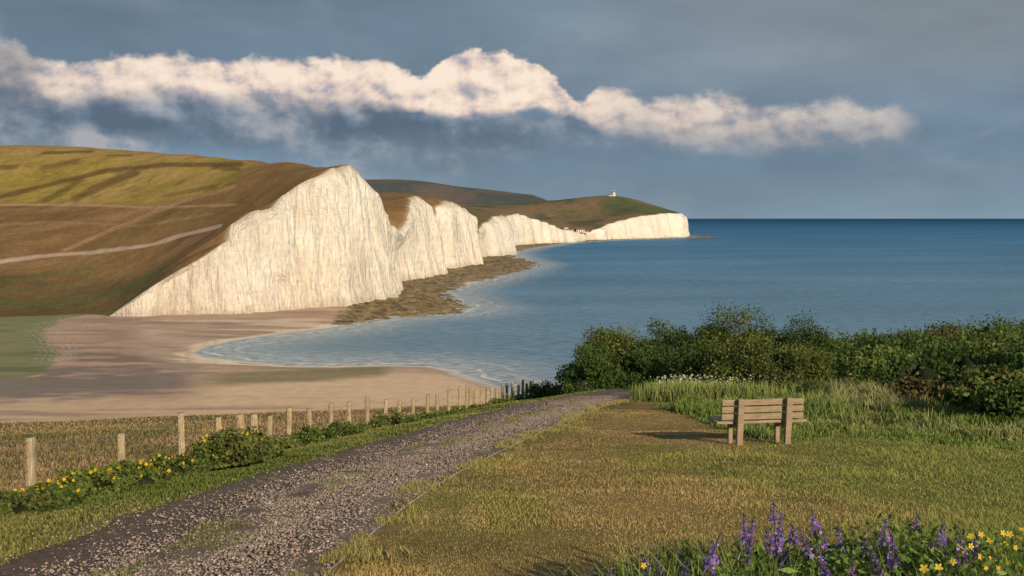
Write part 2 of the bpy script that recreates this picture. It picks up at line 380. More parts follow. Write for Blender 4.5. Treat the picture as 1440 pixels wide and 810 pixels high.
bc=lerp(bc,np.ones(3)*C(.64,.48,.37),sst(.05,.45,nb2)*.5)
bc=lerp(bc,np.ones(3)*C(.76,.56,.37),sst(516,533,PY+nb*6)*sst(240,330,PX+nb3*30)*.9)
bc=lerp(bc,np.ones(3)*C(.70,.51,.33),sst(555,575,PY+nb*8)*.7)
alg=(1-sst(4,13,np.abs(PY-(541-(PX-260)*.062))+nb*5))*sst(250,330,PX)*sst(560,530,PX)
bc=lerp(bc,np.ones(3)*C(.22,.19,.07),alg*.8)
wet=(1-sst(6,22,np.abs(PY-(552-(PX)*.05))+nb2*12))*sst(290,220,PX+nb*20)
bc=lerp(bc,np.ones(3)*C(.19,.155,.13),wet*.85)
bc=lerp(bc,np.ones(3)*C(.27,.195,.16),sst(.1,.4,fbm(BX/60,BY/7,4,95))*.6*sst(500,440,PX))
chan=(1-sst(1.5,4.5,np.abs(PY-(505+.00027*(PX-200)**2)+nb*14)))*sst(80,130,PX)*sst(420,300,PX)
chan=np.maximum(chan,(1-sst(1.5,5,np.abs(PY-(530-(PX-100)*.12)+nb*16+nb2*4)))*sst(-40,20,PX)*sst(300,200,PX))
bc=lerp(bc,np.ones(3)*C(.16,.17,.18),chan*.75)
mb=np.interp(PY,[400,430,440,450,470,500,530,545],[260,200,150,95,60,85,60,-40])
mar=sst(-6,10,mb-PX+nb2*10)
bc=lerp(bc,np.ones(3)*C(.20,.22,.095),mar*.95)
bc=lerp(bc,np.ones(3)*C(.30,.28,.15),mar*sst(.0,.4,nb2)*.5)
bc=lerp(bc,np.ones(3)*C(.10,.13,.05),mar*sst(.05,.35,nb)*.6)
off=PX-mb+nb2*5+nb*6
lines=np.abs((off/9.)%1-.5)*2
lm=sst(.6,1.,lines)*sst(-34,-20,off)*sst(42,20,off)*sst(438,450,PY)*sst(525,505,PY)
bc=lerp(bc,np.ones(3)*C(.54,.47,.39),lm*.6)
bc=lerp(bc,np.ones(3)*C(.11,.12,.05),sst(450,438,PY)*mar*.7)
bc=lerp(bc,np.ones(3)*C(.26,.185,.075),rk*.97)
bc=lerp(bc,np.ones(3)*C(.06,.05,.025),rk*sst(-.15,.3,fbm(BX/3,BY/3,4,97))*.9)
bc=lerp(bc,np.ones(3)*C(.48,.37,.22),rk*sst(.2,.5,fbm(BX/5,BY/5,4,98))*.7)
damp=(1-sst(0,9,sdv))
bc=lerp(bc,np.ones(3)*C(.29,.22,.18),damp*.6*(1-rk))
wr=np.clip(damp+wet*.9+chan*1.2+sst(.10,.45,nb3)*.8*sst(100,160,PX)*sst(540,520,PY),0,1)*(1-rk*.6)*(1-mar)
m,nt,out_=newmat('wet_sand'); cc=ATTR(nt,'Col'); p=POS(nt)
n=NOISE(nt,p,.25,6,.6); cc=MIX(nt,1.,cc,RAMP(nt,n,[(.3,.80),(.7,1.)]),'MULTIPLY')
rr=MR(nt,ATTR(nt,'wet','Fac'),0,1,.9,.12)
BSDF(nt,out_,cc,rr,BUMP(nt,NOISE(nt,p,1.2,5,.6),.15,.1),.5)
mk('beach',np.stack([BX,BY,BZ],-1),gridfaces(*BX.shape),m,bc.reshape(-1,3),True,attrs={'wet':wr})

# ------------------------------------------------------------------ sea
Ds=np.concatenate([np.geomspace(60,240,25)[:-1],H*F/(np.linspace(600,345,420)-307),np.geomspace(1900,160000,90)])
us=np.concatenate([np.linspace(-1.6,-.45,30)[:-1],np.linspace(-.45,.25,420),np.linspace(.25,1.9,60)[1:]])
SX=Ds[:,None]*us[None]; SY=Ds[:,None]+0*SX
nearm=(SY<2600)
dsh=np.full(SX.shape,800.)
dsh[nearm]=-sdist(SX[nearm],SY[nearm],SH)
m,nt,out_=newmat('sea_water'); p=POS(nt); s3=nt.nodes.new('ShaderNodeSeparateXYZ'); nt.links.new(p,s3.inputs[0])
lg=M(nt,'LOGARITHM',M(nt,'MAXIMUM',s3.outputs[1],10.),10.)
dn=MR(nt,lg,2.4,4.4)
cc=RAMP(nt,dn,[(0,(.22,.35,.46)),(.20,(.14,.285,.44)),(.40,(.065,.215,.41)),(.6,(.035,.165,.35)),(.8,(.010,.105,.235)),(1,(.008,.080,.18))])
strk=NOISE(nt,MAP(nt,p,(.0022,.007,1)),1.,5,.6)
cc=MIX(nt,1.,cc,RAMP(nt,strk,[(.35,.74),(.65,1.17)]),'MULTIPLY')
wv=NOISE(nt,MAP(nt,p,(.30,.8,1),rot=(0,0,.3)),.42,6,.70)
cc=MIX(nt,1.,cc,RAMP(nt,wv,[(.35,.55),(.65,1.3)]),'MULTIPLY')
shd=ATTR(nt,'shore','Fac')
shal=MR(nt,shd,0,45,1,0,True); cc=MIX(nt,M(nt,'MULTIPLY',shal,.5),cc,(.34,.36,.36))
fo=NOISE(nt,MAP(nt,p,(.5,1.3,1),rot=(0,0,-.35)),.42,7,.75)
fm=M(nt,'MULTIPLY',MR(nt,fo,.47,.55,0,1,True),MR(nt,shd,2,50,1,0,True))
brk=M(nt,'SINE',M(nt,'ADD',M(nt,'MULTIPLY',shd,.55),M(nt,'MULTIPLY',NOISE(nt,p,.03,3,.5),9.)))
brk=M(nt,'MULTIPLY',M(nt,'MULTIPLY',MR(nt,brk,.72,.97,0,1,True),MR(nt,shd,1,34,1,0,True)),MR(nt,NOISE(nt,p,.10,5,.7),.44,.56,0,1,True))
edgef=M(nt,'MULTIPLY',MR(nt,shd,-2.,3.5,1,0,True),MR(nt,NOISE(nt,p,.12,4,.6),.34,.48,0,1.,True))
foam=M(nt,'MAXIMUM',M(nt,'MAXIMUM',M(nt,'MULTIPLY',fm,.6),brk),edgef)
cc=MIX(nt,foam,cc,(.88,.85,.80))
bmp=BUMP(nt,wv,.8,1.4)
df=nt.nodes.new('ShaderNodeBsdfDiffuse'); nt.links.new(cc,df.inputs[0]); nt.links.new(bmp,df.inputs['Normal'])
gl=nt.nodes.new('ShaderNodeBsdfGlossy'); gl.inputs['Roughness'].default_value=.28; nt.links.new(bmp,gl.inputs['Normal'])
gl.inputs[0].default_value=(.75,.9,1,1)
mx=nt.nodes.new('ShaderNodeMixShader'); nt.links.new(MR(nt,lg,2.5,4.2,.28,.08),mx.inputs[0]); nt.links.new(df.outputs[0],mx.inputs[1]); nt.links.new(gl.outputs[0],mx.inputs[2]); nt.links.new(mx.outputs[0],out_.inputs[0])
mk('sea',np.stack([SX,SY,0*SX],-1),gridfaces(*SX.shape),m,None,False,attrs={'shore':dsh})

# ------------------------------------------------------------------ foreground ground
yy=np.linspace(-20,80,1001)
xc_t=np.interp(yy,[-20,0,4,7.6,11.2,14.7,21.2,27.4,33,38,44,50,60,80],[-3.4,-3.1,-2.95,-2.75,-2.45,-1.83,-.45,1.0,2.7,4.5,6.6,8.2,9.5,9])
xc_t=np.convolve(np.pad(xc_t,20,'edge'),np.ones(41)/41,'valid')
def pc(y): return np.interp(y,yy,xc_t)
def fg(x,y,detail=True):
    x=np.asarray(x,float); y=np.asarray(y,float)
    d=1.7+.1294*y
    t=np.maximum(0,pc(y)-1.45-x)
    d=d+np.interp(y,[8,14,19,24,38,60],[.55,.75,1.05,1.25,1.1,1.2])*sst(0,6,t)+.03*np.minimum(t,60)
    yb=np.interp(x,[-60,-25,0,8,20,45,140],[44,50,54,54,75,95,110])
    s=np.maximum(0,y-yb); d=d+.62*s*s/(s+14)
    d=d-.35*sst(7,16,x)*sst(8,24,y)
    z=H-d
    if detail:
        op=1-sst(1.0,1.5,np.abs(x-pc(y)))
        z=z+(1-.75*op)*(fbm(x/3.,y/3.,3,101)*.07+fbm(x/.6,y/.6,3,102)*.018)*sst(-2,3,y+5)-.06*(1-sst(.7,1.05,np.abs(x-pc(y))))
    return np.maximum(z,-4)
yr=np.concatenate([np.linspace(-14,3.5,40)[:-1],np.geomspace(3.5,330,560)])
ur=np.linspace(-1.5,1.7,620)
GX=ur[None]*(yr[:,None]*.98+9*np.exp(-np.maximum(yr[:,None],0)/12)+.2*np.abs(yr[:,None]))
GY=yr[:,None]+0*GX
GZ=fg(GX,GY)
def lawncol(x,y):
    a=fbm(x/2.6,y/5,4,111); b=fbm(x/.5,y/.9,4,112); c3=fbm(x/9,y/9,3,113); d3=fbm(x/4.5,y/1.1,4,114)
    c=np.ones(x.shape+(3,))*C(.50,.365,.150)
    c=lerp(c,np.ones(3)*C(.37,.33,.10),sst(-.25,.35,a))
    c=lerp(c,np.ones(3)*C(.58,.43,.21),sst(.1,.6,b)*.5)
    c=lerp(c,np.ones(3)*C(.28,.225,.09),sst(.0,.45,d3)*.55)
    t=x-pc(y)
    g=sst(2.6,6.2,t+a*1.8+c3*1.5-.05*np.maximum(0,y-12)+ sst(9,5,y)*1.6)
    c=lerp(c,np.ones(3)*C(.235,.305,.065),g*.85)
    wr_=sst(.15,.5,fbm(x/1.6,y/1.2,4,115))*.35
    c=lerp(c,np.ones(3)*C(.20,.15,.065),wr_)
    return c,g
gc,gg=lawncol(GX,GY)
tl=pc(GY)-1.3-GX
fence_x=lambda y: np.interp(y,[8,11.8,14,17,19,24,30,38,44,52,70],[-7.2,-7.33,-6.76,-6.65,-6.28,-5.4,-4.3,-2.6,-.94,1.15,5])
lv=sst(0,.3,tl)
gc=lerp(gc,np.ones(3)*C(.19,.19,.065),lv)
bf=sst(-.3,.5,fence_x(GY)-GX)
fcol=lerp(np.ones(GX.shape+(3,))*C(.38,.26,.14),np.ones(3)*C(.24,.21,.085),sst(-.1,.4,fbm(GX/5,GY/3,4,121)))
fcol=lerp(fcol,np.ones(3)*C(.21,.25,.09),sst(36,50,GY)*sst(-10,-18,GX)*.9)
gc=lerp(gc,fcol,bf)
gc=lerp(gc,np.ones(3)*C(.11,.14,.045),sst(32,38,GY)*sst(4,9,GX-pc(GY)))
gc=lerp(gc,np.ones(3)*C(.08,.09,.035),sst(70,120,GY))
m_gr=vcol_mat('meadow_ground',(2.2,14,60),.34,.8,.04,.95,.1)
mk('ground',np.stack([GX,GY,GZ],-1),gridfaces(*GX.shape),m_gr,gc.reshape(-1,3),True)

# ------------------------------------------------------------------ gravel path
py_=np.concatenate([np.linspace(-8,4,40)[:-1],np.geomspace(4,56,620)]); tt=np.linspace(-1,1,60)
wl=1.36+.2*fbm(py_/.9,py_*0,4,131); wr2=1.36+.30*fbm(py_/.8,py_*0+9,4,132)+.30*fbm(py_/3.,py_*0+4,2,139)
PXg=pc(py_)[:,None]+np.where(tt[None]<0,tt[None]*wl[:,None],tt[None]*wr2[:,None]); PYg=py_[:,None]+0*PXg
tw=np.ones(len(py_))[:,None]*tt[None]
PZg=fg(PXg,PYg,False)+.035+fbm(PXg/.35,PYg/.35,3,133)*.012-.03*np.exp(-((tw+.45)/.2)**2)-.03*np.exp(-((tw-.45)/.2)**2)-.06*sst(.85,1.,np.abs(tw))+(fbm(PXg/3.,PYg/3.,3,101)*.07*.25)
q=fbm(PXg/.8,PYg/1.6,4,134)
pcx=lerp(np.ones(PXg.shape+(3,))*C(.34,.26,.23),np.ones(3)*C(.54,.42,.35),sst(-.3,.5,tw+q*.6))
pcx=lerp(pcx,np.ones(3)*C(.25,.19,.16),sst(.05,.5,fbm(PXg/.6,PYg/1.6,4,135))*.5)
gs=sst(.05,.4,fbm(PXg/.45,PYg/1.3,4,136))*np.exp(-((tw-.02)/.24)**2)*.7+sst(.74,1.,np.abs(tw)+q*.25)*.7
pcx=lerp(pcx,np.ones(3)*C(.28,.26,.10),np.clip(gs,0,1))
m_path=vcol_mat('gravel_path',(9,45,110),.42,1.,.02,.9,.2)
mk('gravel_path',np.stack([PXg,PYg,PZg],-1),gridfaces(*PXg.shape),m_path,pcx.reshape(-1,3),True)
N=60000
ys=4.8*(34/4.8)**(rng.random(N)**1.1); tws=np.clip(rng.normal(.22,.52,N),-.98,1.02)
dens=.6+.5*fbm(ys*0+tws*2.6,ys/1.5,3,138)+.25*tws; kp=rng.random(N)<dens; ys=ys[kp]; tws=tws[kp]; N=len(ys)
xs=pc(ys)+tws*1.36; zs=fg(xs,ys,False)+.034+fbm(xs/3.,ys/3.,3,101)*.0175
sz=rng.gamma(2.,.0028,N)+.004+.00022*ys
oc=np.array([[1,0,0],[0,1,0],[-1,0,0],[0,-1,0],[0,0,.6],[0,0,-.6]],float)
of=np.array([[0,1,4],[1,2,4],[2,3,4],[3,0,4],[1,0,5],[2,1,5],[3,2,5],[0,3,5]])
an=rng.random(N)*6.28; ca,sa=np.cos(an),np.sin(an)
st_=oc[None]*(sz[:,None,None]*rng.uniform(.6,1.25,(N,6,1)))
V=np.stack([st_[...,0]*ca[:,None]-st_[...,1]*sa[:,None],st_[...,0]*sa[:,None]+st_[...,1]*ca[:,None],st_[...,2]],-1)+np.stack([xs,ys,zs],-1)[:,None]
sc_=rng.uniform(.18,.46,N)[:,None]*C(1.,.80,.70)+rng.normal(0,.012,(N,3))
sc_[rng.random(N)<.03]=C(.58,.50,.44)
m_st=vcol_mat('path_stone',(60,),.2,0,.01,.85,.25)
mk('loose_gravel',V.reshape(-1,3),(of[None]+np.arange(N)[:,None,None]*6).reshape(-1,3),m_st,np.repeat(sc_,6,0))

# ------------------------------------------------------------------ vegetation kit
def foliage_mat(name,tr=.25,rough=.6):
    m,nt,o=newmat(name); c=ATTR(nt,'Col'); BSDF(nt,o,c,rough,None,.25,tr); return m
m_leaf=foliage_mat('leaf',.25); m_grass=foliage_mat('grass_blade',.3,.7); m_pet=foliage_mat('petal',.35,.6)
def blades(name,x,y,h,wd,cols,lean=.5,mat=m_grass,z=None,seg=1):
    n=len(x); z=fg(x,y) if z is None else z
    a=rng.random(n)*6.283; l=h*lean*rng.random(n); d=rng.random(n)*6.283
    bx,by=np.cos(a)*wd*.5,np.sin(a)*wd*.5; lx,ly=np.cos(d)*l,np.sin(d)*l
    if seg==1:
        V=np.stack([np.stack([x-bx,y-by,z-.01],-1),np.stack([x+bx,y+by,z-.01],-1),np.stack([x+lx,y+ly,z+h],-1)],1)
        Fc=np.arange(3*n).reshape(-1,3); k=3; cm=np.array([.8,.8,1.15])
    else:
        mxx,myy=x+lx*.35,y+ly*.35
        V=np.stack([np.stack([x-bx,y-by,z-.01],-1),np.stack([x+bx,y+by,z-.01],-1),np.stack([mxx+bx*.8,myy+by*.8,z+h*.6],-1),np.stack([mxx-bx*.8,myy-by*.8,z+h*.6],-1),np.stack([x+lx,y+ly,z+h],-1)],1)
        b=np.arange(n)[:,None]*5
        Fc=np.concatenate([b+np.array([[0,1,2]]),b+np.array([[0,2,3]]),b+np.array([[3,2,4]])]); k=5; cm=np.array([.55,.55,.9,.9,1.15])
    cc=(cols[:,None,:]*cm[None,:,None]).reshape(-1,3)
    return mk(name,V.reshape(-1,3),Fc,mat,cc)
def leafarr(P,size,cols,asp=.55,up=None):
    n=len(P); a=rng.normal(size=(n,3)); a/=np.linalg.norm(a,axis=1)[:,None]
    b=rng.normal(size=(n,3)) 
    b=np.cross(a,b); b/=np.linalg.norm(b,axis=1)[:,None]+1e-9
    a=a*size[:,None]*.5; b=b*size[:,None]*.5*asp
    V=np.stack([P-a,P+b,P+a,P-b],1).reshape(-1,3)
    return V,np.arange(4*n).reshape(-1,4),np.repeat(cols,4,0)
def bush(name,cx,cy,rx,ry,h,nleaf,ls,ca,cb,sub=46,seed=0,zb=None):
    r=np.random.default_rng(seed); z0=float(fg(cx,cy)) if zb is None else zb
    d=r.normal(size=(sub,3)); d[:,2]=np.abs(d[:,2])*.95-.12; d/=np.linalg.norm(d,axis=1)[:,None]
    k=r.uniform(.72,1.0,sub)
    Cn=np.stack([cx+d[:,0]*rx*k,cy+d[:,1]*ry*k,z0+np.maximum(d[:,2],.04)*h*k*.92],1)
    R=r.uniform(.17,.34,sub)*min(rx,h*1.25)
    tone=r.uniform(0,1,sub)
    idx=r.integers(0,sub,nleaf)
    q=r.normal(size=(nleaf,3)); q/=np.linalg.norm(q,axis=1)[:,None]
    rad=R[idx]*(r.random(nleaf)**.28)*(1+.25*r.normal(size=nleaf).clip(-1,1.6))
    P=Cn[idx]+q*rad[:,None]*np.array([1.05,1.05,.85])
    P[:,2]=np.maximum(P[:,2],fg(P[:,0],P[:,1],False)+.03)
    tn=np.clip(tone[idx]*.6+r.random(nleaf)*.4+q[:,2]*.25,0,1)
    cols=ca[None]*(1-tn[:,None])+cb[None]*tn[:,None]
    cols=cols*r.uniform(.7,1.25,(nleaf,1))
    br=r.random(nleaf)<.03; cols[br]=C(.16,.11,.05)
    V,Fc,cc=leafarr(P,ls*r.uniform(.6,1.4,nleaf),cols,.6)
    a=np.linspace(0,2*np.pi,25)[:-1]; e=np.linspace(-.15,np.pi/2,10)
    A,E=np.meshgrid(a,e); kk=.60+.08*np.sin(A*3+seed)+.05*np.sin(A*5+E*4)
    core=np.stack([cx+rx*kk*np.cos(E)*np.cos(A),cy+ry*kk*np.cos(E)*np.sin(A),z0+h*kk*np.sin(E)],-1).reshape(-1,3)  # hidden dark shell added inside the leaves to block light
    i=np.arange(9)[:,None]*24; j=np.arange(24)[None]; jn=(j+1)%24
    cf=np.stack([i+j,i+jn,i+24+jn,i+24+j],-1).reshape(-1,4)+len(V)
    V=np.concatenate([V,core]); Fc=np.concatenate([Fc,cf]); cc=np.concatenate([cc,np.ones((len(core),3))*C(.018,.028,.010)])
    return V,Fc,cc
def join(parts):
    V=[];Fc=[];cc=[];o=0
    for a,b,c in parts: V.append(a);Fc.append(b+o);cc.append(c);o+=len(a)
    return np.concatenate(V),np.concatenate(Fc),np.concatenate(cc)
dkg=C(.024,.048,.012); mdg=C(.085,.150,.028); olg=C(.145,.180,.038); rsg=C(.15,.11,.04)
def atpx(px,D): return D*(px-720)/F
B=[(832,41,1.3,1.6,1.9),(868,43,2.1,2.2,2.6),(925,44,2.1,2.,2.95),(985,45,2.1,2.,2.9),(1052,43,2.7,2.2,3.35),(1112,42,2.,2.,2.85),(1150,41,1.2,1.6,1.7),(1085,36.5,2.5,1.6,1.9),(1005,39,2.0,1.6,2.1),(905,41,1.3,1.2,1.8)]
for i,(px,D,rx,ry,h) in enumerate(B):
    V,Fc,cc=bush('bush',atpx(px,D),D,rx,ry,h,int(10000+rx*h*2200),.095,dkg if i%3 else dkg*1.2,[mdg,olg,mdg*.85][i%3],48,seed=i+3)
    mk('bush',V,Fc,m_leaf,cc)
parts=[]
k=0
for D,px0,px1,st,h0,h1,rx,dn_ in [(86,1100,1640,34,2.6,3.8,3.2,1),(68,1150,1620,40,2.0,3.1,2.8,1),(54,1180,1640,48,1.4,2.4,2.4,1),(45,1200,1660,54,1.0,1.9,2.1,1),(37,1250,1660,58,.9,1.7,1.7,.95),(31,1290,1650,60,.9,1.6,1.4,.95),(26,1320,1650,70,.8,1.35,1.15,.85),(22.5,1370,1650,80,.55,.95,.9,.85)]:
    px=px0
    while px<px1:
        dd=D*random.uniform(.93,1.07); h=random.uniform(h0,h1)*(1+.22*sst(1300,1420,px)); rr_=rx*random.uniform(.8,1.25)
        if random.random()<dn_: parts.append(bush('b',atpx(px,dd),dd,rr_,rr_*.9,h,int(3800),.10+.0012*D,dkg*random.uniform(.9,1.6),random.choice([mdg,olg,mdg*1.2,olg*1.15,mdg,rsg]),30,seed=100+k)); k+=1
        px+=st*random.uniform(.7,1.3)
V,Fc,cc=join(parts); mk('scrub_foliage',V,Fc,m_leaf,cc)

def accept(n,y0,y1,pw=1.):
    y=y0*(y1/y0)**(rng.random(n)**pw); u=rng.uniform(-.62,.62,n); return u*y*1.05,y
x,y=accept(400000,5.2,27); keep=(x-pc(y)>1.30+.30*fbm(y/3.,y*0+4,2,139)+.5*fbm(x/.5,y/.5,3,7)); x,y=x[keep],y[keep]
c0,g=lawncol(x,y); n=len(x)
cj=c0*rng.uniform(.7,1.5,(n,1)); dry=rng.random(n)<.25; cj[dry]=cj[dry]*.5+C(.58,.43,.21)*.5
patch=sst(-.2,.4,fbm(x/1.2,y/1.2,3,151))
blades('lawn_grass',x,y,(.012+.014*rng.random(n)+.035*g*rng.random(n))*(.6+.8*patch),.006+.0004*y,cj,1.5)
# ragged tufts where the turf meets the gravel, and along the worn centre of the track
n=30000; y=5.2*(38/5.2)**rng.random(n); x=pc(y)+1.15+.30*fbm(y/3.,y*0+4,2,139)+np.abs(rng.normal(0,.22,n))
kp=fbm(x/.35,y/.5,3,201)>-.02; x,y=x[kp],y[kp]; n=len(x)
cg=lerp(np.ones((n,3))*C(.22,.26,.06),np.ones(3)*C(.52,.40,.18),rng.random(n))*rng.uniform(.6,1.3,(n,1))
blades('edge_grass',x,y,.02+.06*rng.random(n),.007+.0005*y,cg,1.2,z=fg(x,y,False)+.02)
n=16000; y=5.2*(30/5.2)**rng.random(n); x=pc(y)+rng.normal(.03,.22,n); kp=fbm(x/.45,y/1.3,4,136)>.18; x,y=x[kp],y[kp]; n=len(x)
cg=lerp(np.ones((n,3))*C(.16,.22,.05),np.ones(3)*C(.34,.32,.12),rng.random(n))*rng.uniform(.6,1.3,(n,1))
blades('track_grass',x,y,.012+.03*rng.random(n),.006+.0004*y,cg,1.4,z=fg(x,y,False)+.035)
n=90000; y=7.0*(56/7.0)**rng.random(n); s=rng.random(n)
xa=pc(y)-1.08-.3*rng.random(n); xb=fence_x(y)-.9; x=xa+(xb-xa)*s
hgt=(.04+.16*sst(.1,.8,s)*rng.random(n)+.18*sst(.6,.9,s)*rng.random(n))*(.6+.7*sst(-.4,.5,fbm(x/.9,y/.9,3,161)))
cg=lerp(np.ones((n,3))*C(.15,.20,.045),np.ones(3)*C(.38,.33,.13),rng.random(n)*.9*sst(-.3,.4,fbm(x/2,y/2,3,163)))*rng.uniform(.6,1.3,(n,1))
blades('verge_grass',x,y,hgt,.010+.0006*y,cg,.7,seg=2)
n=110000; y=9*(60/9.)**rng.random(n); x=fence_x(y)-.4-rng.random(n)**1.2*y*.62
cf=lerp(np.ones((n,3))*C(.42,.30,.16),np.ones(3)*C(.25,.23,.09),sst(-.1,.4,fbm(x/5,y/3,4,121)))*rng.uniform(.6,1.35,(n,1))
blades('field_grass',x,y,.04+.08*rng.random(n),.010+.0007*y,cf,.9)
n=140000; y=15.5*(48/15.5)**(rng.random(n)); x=(rng.uniform(.10,.62,n))*y
tt_=x-pc(y)
tuft=fbm(x/.8,y/.8,3,171)
m1=((y>18.8+1.6*fbm(x/1.2,x*0,3,5)+.5*rng.normal(size=n)-np.clip(x-6.2,0,3)*1.0)&(x>4.4-.05*(y-20)))&(tt_>3.0+.8*fbm(y/2,x*0,2,6))&(rng.random(n)<.5+1.1*tuft)
x,y,tuft=x[m1],y[m1],tuft[m1]; n=len(x)
pale=np.exp(-((x/y*F+720-1230)/95)**2-((y-33)/7)**2)
cg=lerp(np.ones((n,3))*C(.17,.26,.048),np.ones(3)*C(.44,.42,.20),np.clip(pale*.8+sst(.05,.45,fbm(x/1.6,y/1.6,3,173))*.4+rng.random(n)*.15,0,1))*rng.uniform(.55,1.3,(n,1))
hq=(.04+.12*rng.random(n)+.28*pale+.30*sst(.05,.5,tuft)*rng.random(n))*(.6+.6*sst(-.3,.4,fbm(x/2,y/2,3,175)))*sst(14,22,y)+.03
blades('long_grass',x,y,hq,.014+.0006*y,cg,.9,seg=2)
parts=[]
vs=[(120,11.9,.55,.34),(60,11.0,.5,.26),(20,10.7,.5,.26),(185,12.6,.5,.34),(235,14,.42,.38),(320,15.3,.62,.66),(350,16,.5,.5),(290,15,.4,.42),(150,13.,.4,.28),(440,21,.6,.5),(480,22,.5,.4),(400,19,.4,.35),(560,28,.8,.6),(590,31,.7,.5),(530,26,.6,.42),(640,36,.8,.6),(665,38,.7,.5),(705,42,.9,.75),(735,45,1.,.9),(765,46,1.1,1.15),(785,47,1.1,1.1),(500,25,.5,.4),(610,33,.7,.45)]
for i,(px,D,rx,h) in enumerate(vs):
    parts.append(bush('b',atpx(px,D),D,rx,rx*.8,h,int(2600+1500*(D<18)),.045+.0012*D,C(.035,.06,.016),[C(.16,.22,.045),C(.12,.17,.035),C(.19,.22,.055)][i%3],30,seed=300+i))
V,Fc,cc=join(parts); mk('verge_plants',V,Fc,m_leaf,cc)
def disc_flowers(name,P,size,colr,centre=None,tilt=.7):
    n=len(P); nr=rng.normal(size=(n,3))*tilt; nr[:,2]+=1.; nr[:,1]-=.7; nr/=np.linalg.norm(nr,axis=1)[:,None]
    t1=np.cross(nr,np.array([0.3,.2,1.])); t1/=np.linalg.norm(t1,axis=1)[:,None]; t2=np.cross(nr,t1)
    k=20; aa=np.arange(k)/k*2*np.pi; rr_=np.array([.42,.85,1.,.85])[np.arange(k)%4]
    ring=P[:,None]+(t1[:,None]*np.cos(aa)[None,:,None]+t2[:,None]*np.sin(aa)[None,:,None])*rr_[None,:,None]*size[:,None,None]*.5+nr[:,None]*(rr_[None,:,None]*size[:,None,None]*.12)
    V=np.concatenate([P[:,None],ring],1)
    b=np.arange(n)[:,None,None]*(k+1); j=np.arange(k)
    f0=np.stack([0*j,1+j,1+(j+1)%k],-1)[None]
    cols=np.repeat(colr[:,None],k+1,1)*rng.uniform(.8,1.1,(n,1,1))
    if centre is not None: cols[:,0]=centre
    return mk(name,V.reshape(-1,3),(f0+b).reshape(-1,3),m_pet,cols.reshape(-1,3))
fl_=[]
for (px,D,rx,h) in vs[:9]+[(90,12.3,.8,.3),(160,12.4,.8,.3),(215,13.,.5,.35)]:
    k=int(12+rng.random()*12); a=rng.random(k)*6.28; rr_=np.sqrt(rng.random(k))*rx*.95
    fx=atpx(px,D)+np.cos(a)*rr_; fy=D+np.sin(a)*rr_*.8; fz=fg(fx,fy)+h*np.sqrt(np.maximum(.05,1-(rr_/rx)**2))*.95+.04
    fl_.append(np.stack([fx,fy,fz],-1))
P=np.concatenate(fl_); disc_flowers('yellow_wildflowers',P,rng.uniform(.03,.06,len(P)),np.ones((len(P),1))*C(.85,.62,.03)[None],C(.7,.4,.0))
n=700; y=rng.uniform(33,39,n); px=rng.normal(0,1,n)*42+np.where(rng.random(n)<.6,1000,940); x=atpx(px,y); kk_=(x-pc(y)>1.8); x,y=x[kk_],y[kk_]; n=len(x)
P=np.stack([x,y,fg(x,y)+rng.uniform(.25,.75,n)],-1); disc_flowers('white_wildflowers',P,rng.uniform(.04,.09,n),np.ones((n,1))*C(.60,.60,.50)[None])
n=11000; y=rng.uniform(31,39.5,n); px=rng.normal(975,55,n); x=atpx(px,y); kk_=(x-pc(y)>1.5); x,y=x[kk_],y[kk_]; n=len(x)
blades('long_grass',x,y,rng.uniform(.15,.65,n),.035+0*x,lerp(np.ones((n,3))*C(.15,.23,.05),np.ones(3)*C(.32,.35,.13),rng.random(n)),.5,seg=2)
# purple flower spikes in the near right corner
stemV=[];petP=[];petC=[];petS=[];lv_=[]
sp_list=[]
for px,py in [(1062,728),(1075,740),(1088,705),(1100,722),(1112,735),(1125,745),(1046,722),(1142,718),(1178,740),(1183,762),(1217,747),(1228,775),(1246,730),(1256,755),(1290,722),(1327,735),(1335,765),(1350,752),(1000,762),(1012,755),(985,770),(950,765),(925,785),(905,780),(880,790),(1040,775),(1150,770),(1200,790),(1270,775),(1305,790),(1372,748),(1395,770),(1160,750),(970,790),(840,792),(860,800),(1058,755),(1110,770),(1310,760)]:
    sp_list.append((px,py,random.uniform(4.9,6.3)))
for px,py,D in sp_list:
    x0,_,zt=W(px,py,D); zg=float(fg(x0,D)); L_=zt-zg
    if L_<.2: zt=zg+.2+random.random()*.2; L_=zt-zg
    bx=x0+random.uniform(-.06,.06); by=D+random.uniform(-.05,.05)
    topp=np.array([x0,D,zt]); bot_=np.array([bx,by,zg])
    lean=np.array([random.uniform(-.07,.07),random.uniform(-.03,.03),0])
    tq=np.linspace(0,1,9)[:,None]; ax=bot_*(1-tq)+topp*tq+lean*np.sin(tq*3.1)
    stemV.append((ax,.004))
    sl_=min(L_*.55,random.uniform(.12,.24)); m_=int(sl_/.015)
    for j in range(m_):
        fr_=j/m_; tt1=1-fr_*sl_/L_
        c_=bot_*(1-tt1)+topp*tt1+lean*np.sin(tt1*3.1)
        rad=.005+.018*min(1,fr_*1.6)
        for q_ in range(6):
            a=random.random()*6.28; petP.append(c_+np.array([math.cos(a)*rad,math.sin(a)*rad,random.uniform(-.004,.004)]))
            petS.append(.009+.012*min(1,fr_*1.6)); 
            v_=random.random(); base=C(.22,.13,.52) if v_<.5 else (C(.42,.28,.72) if v_<.8 else C(.24,.08,.28))
            if fr_<.15: base=base*.5+C(.10,.08,.14)*.5
            petC.append(base*random.uniform(.7,1.3))
    for q_ in range(18):
        t_=random.uniform(.15,.80); c_=bot_*(1-t_)+topp*t_; lv_.append(c_)
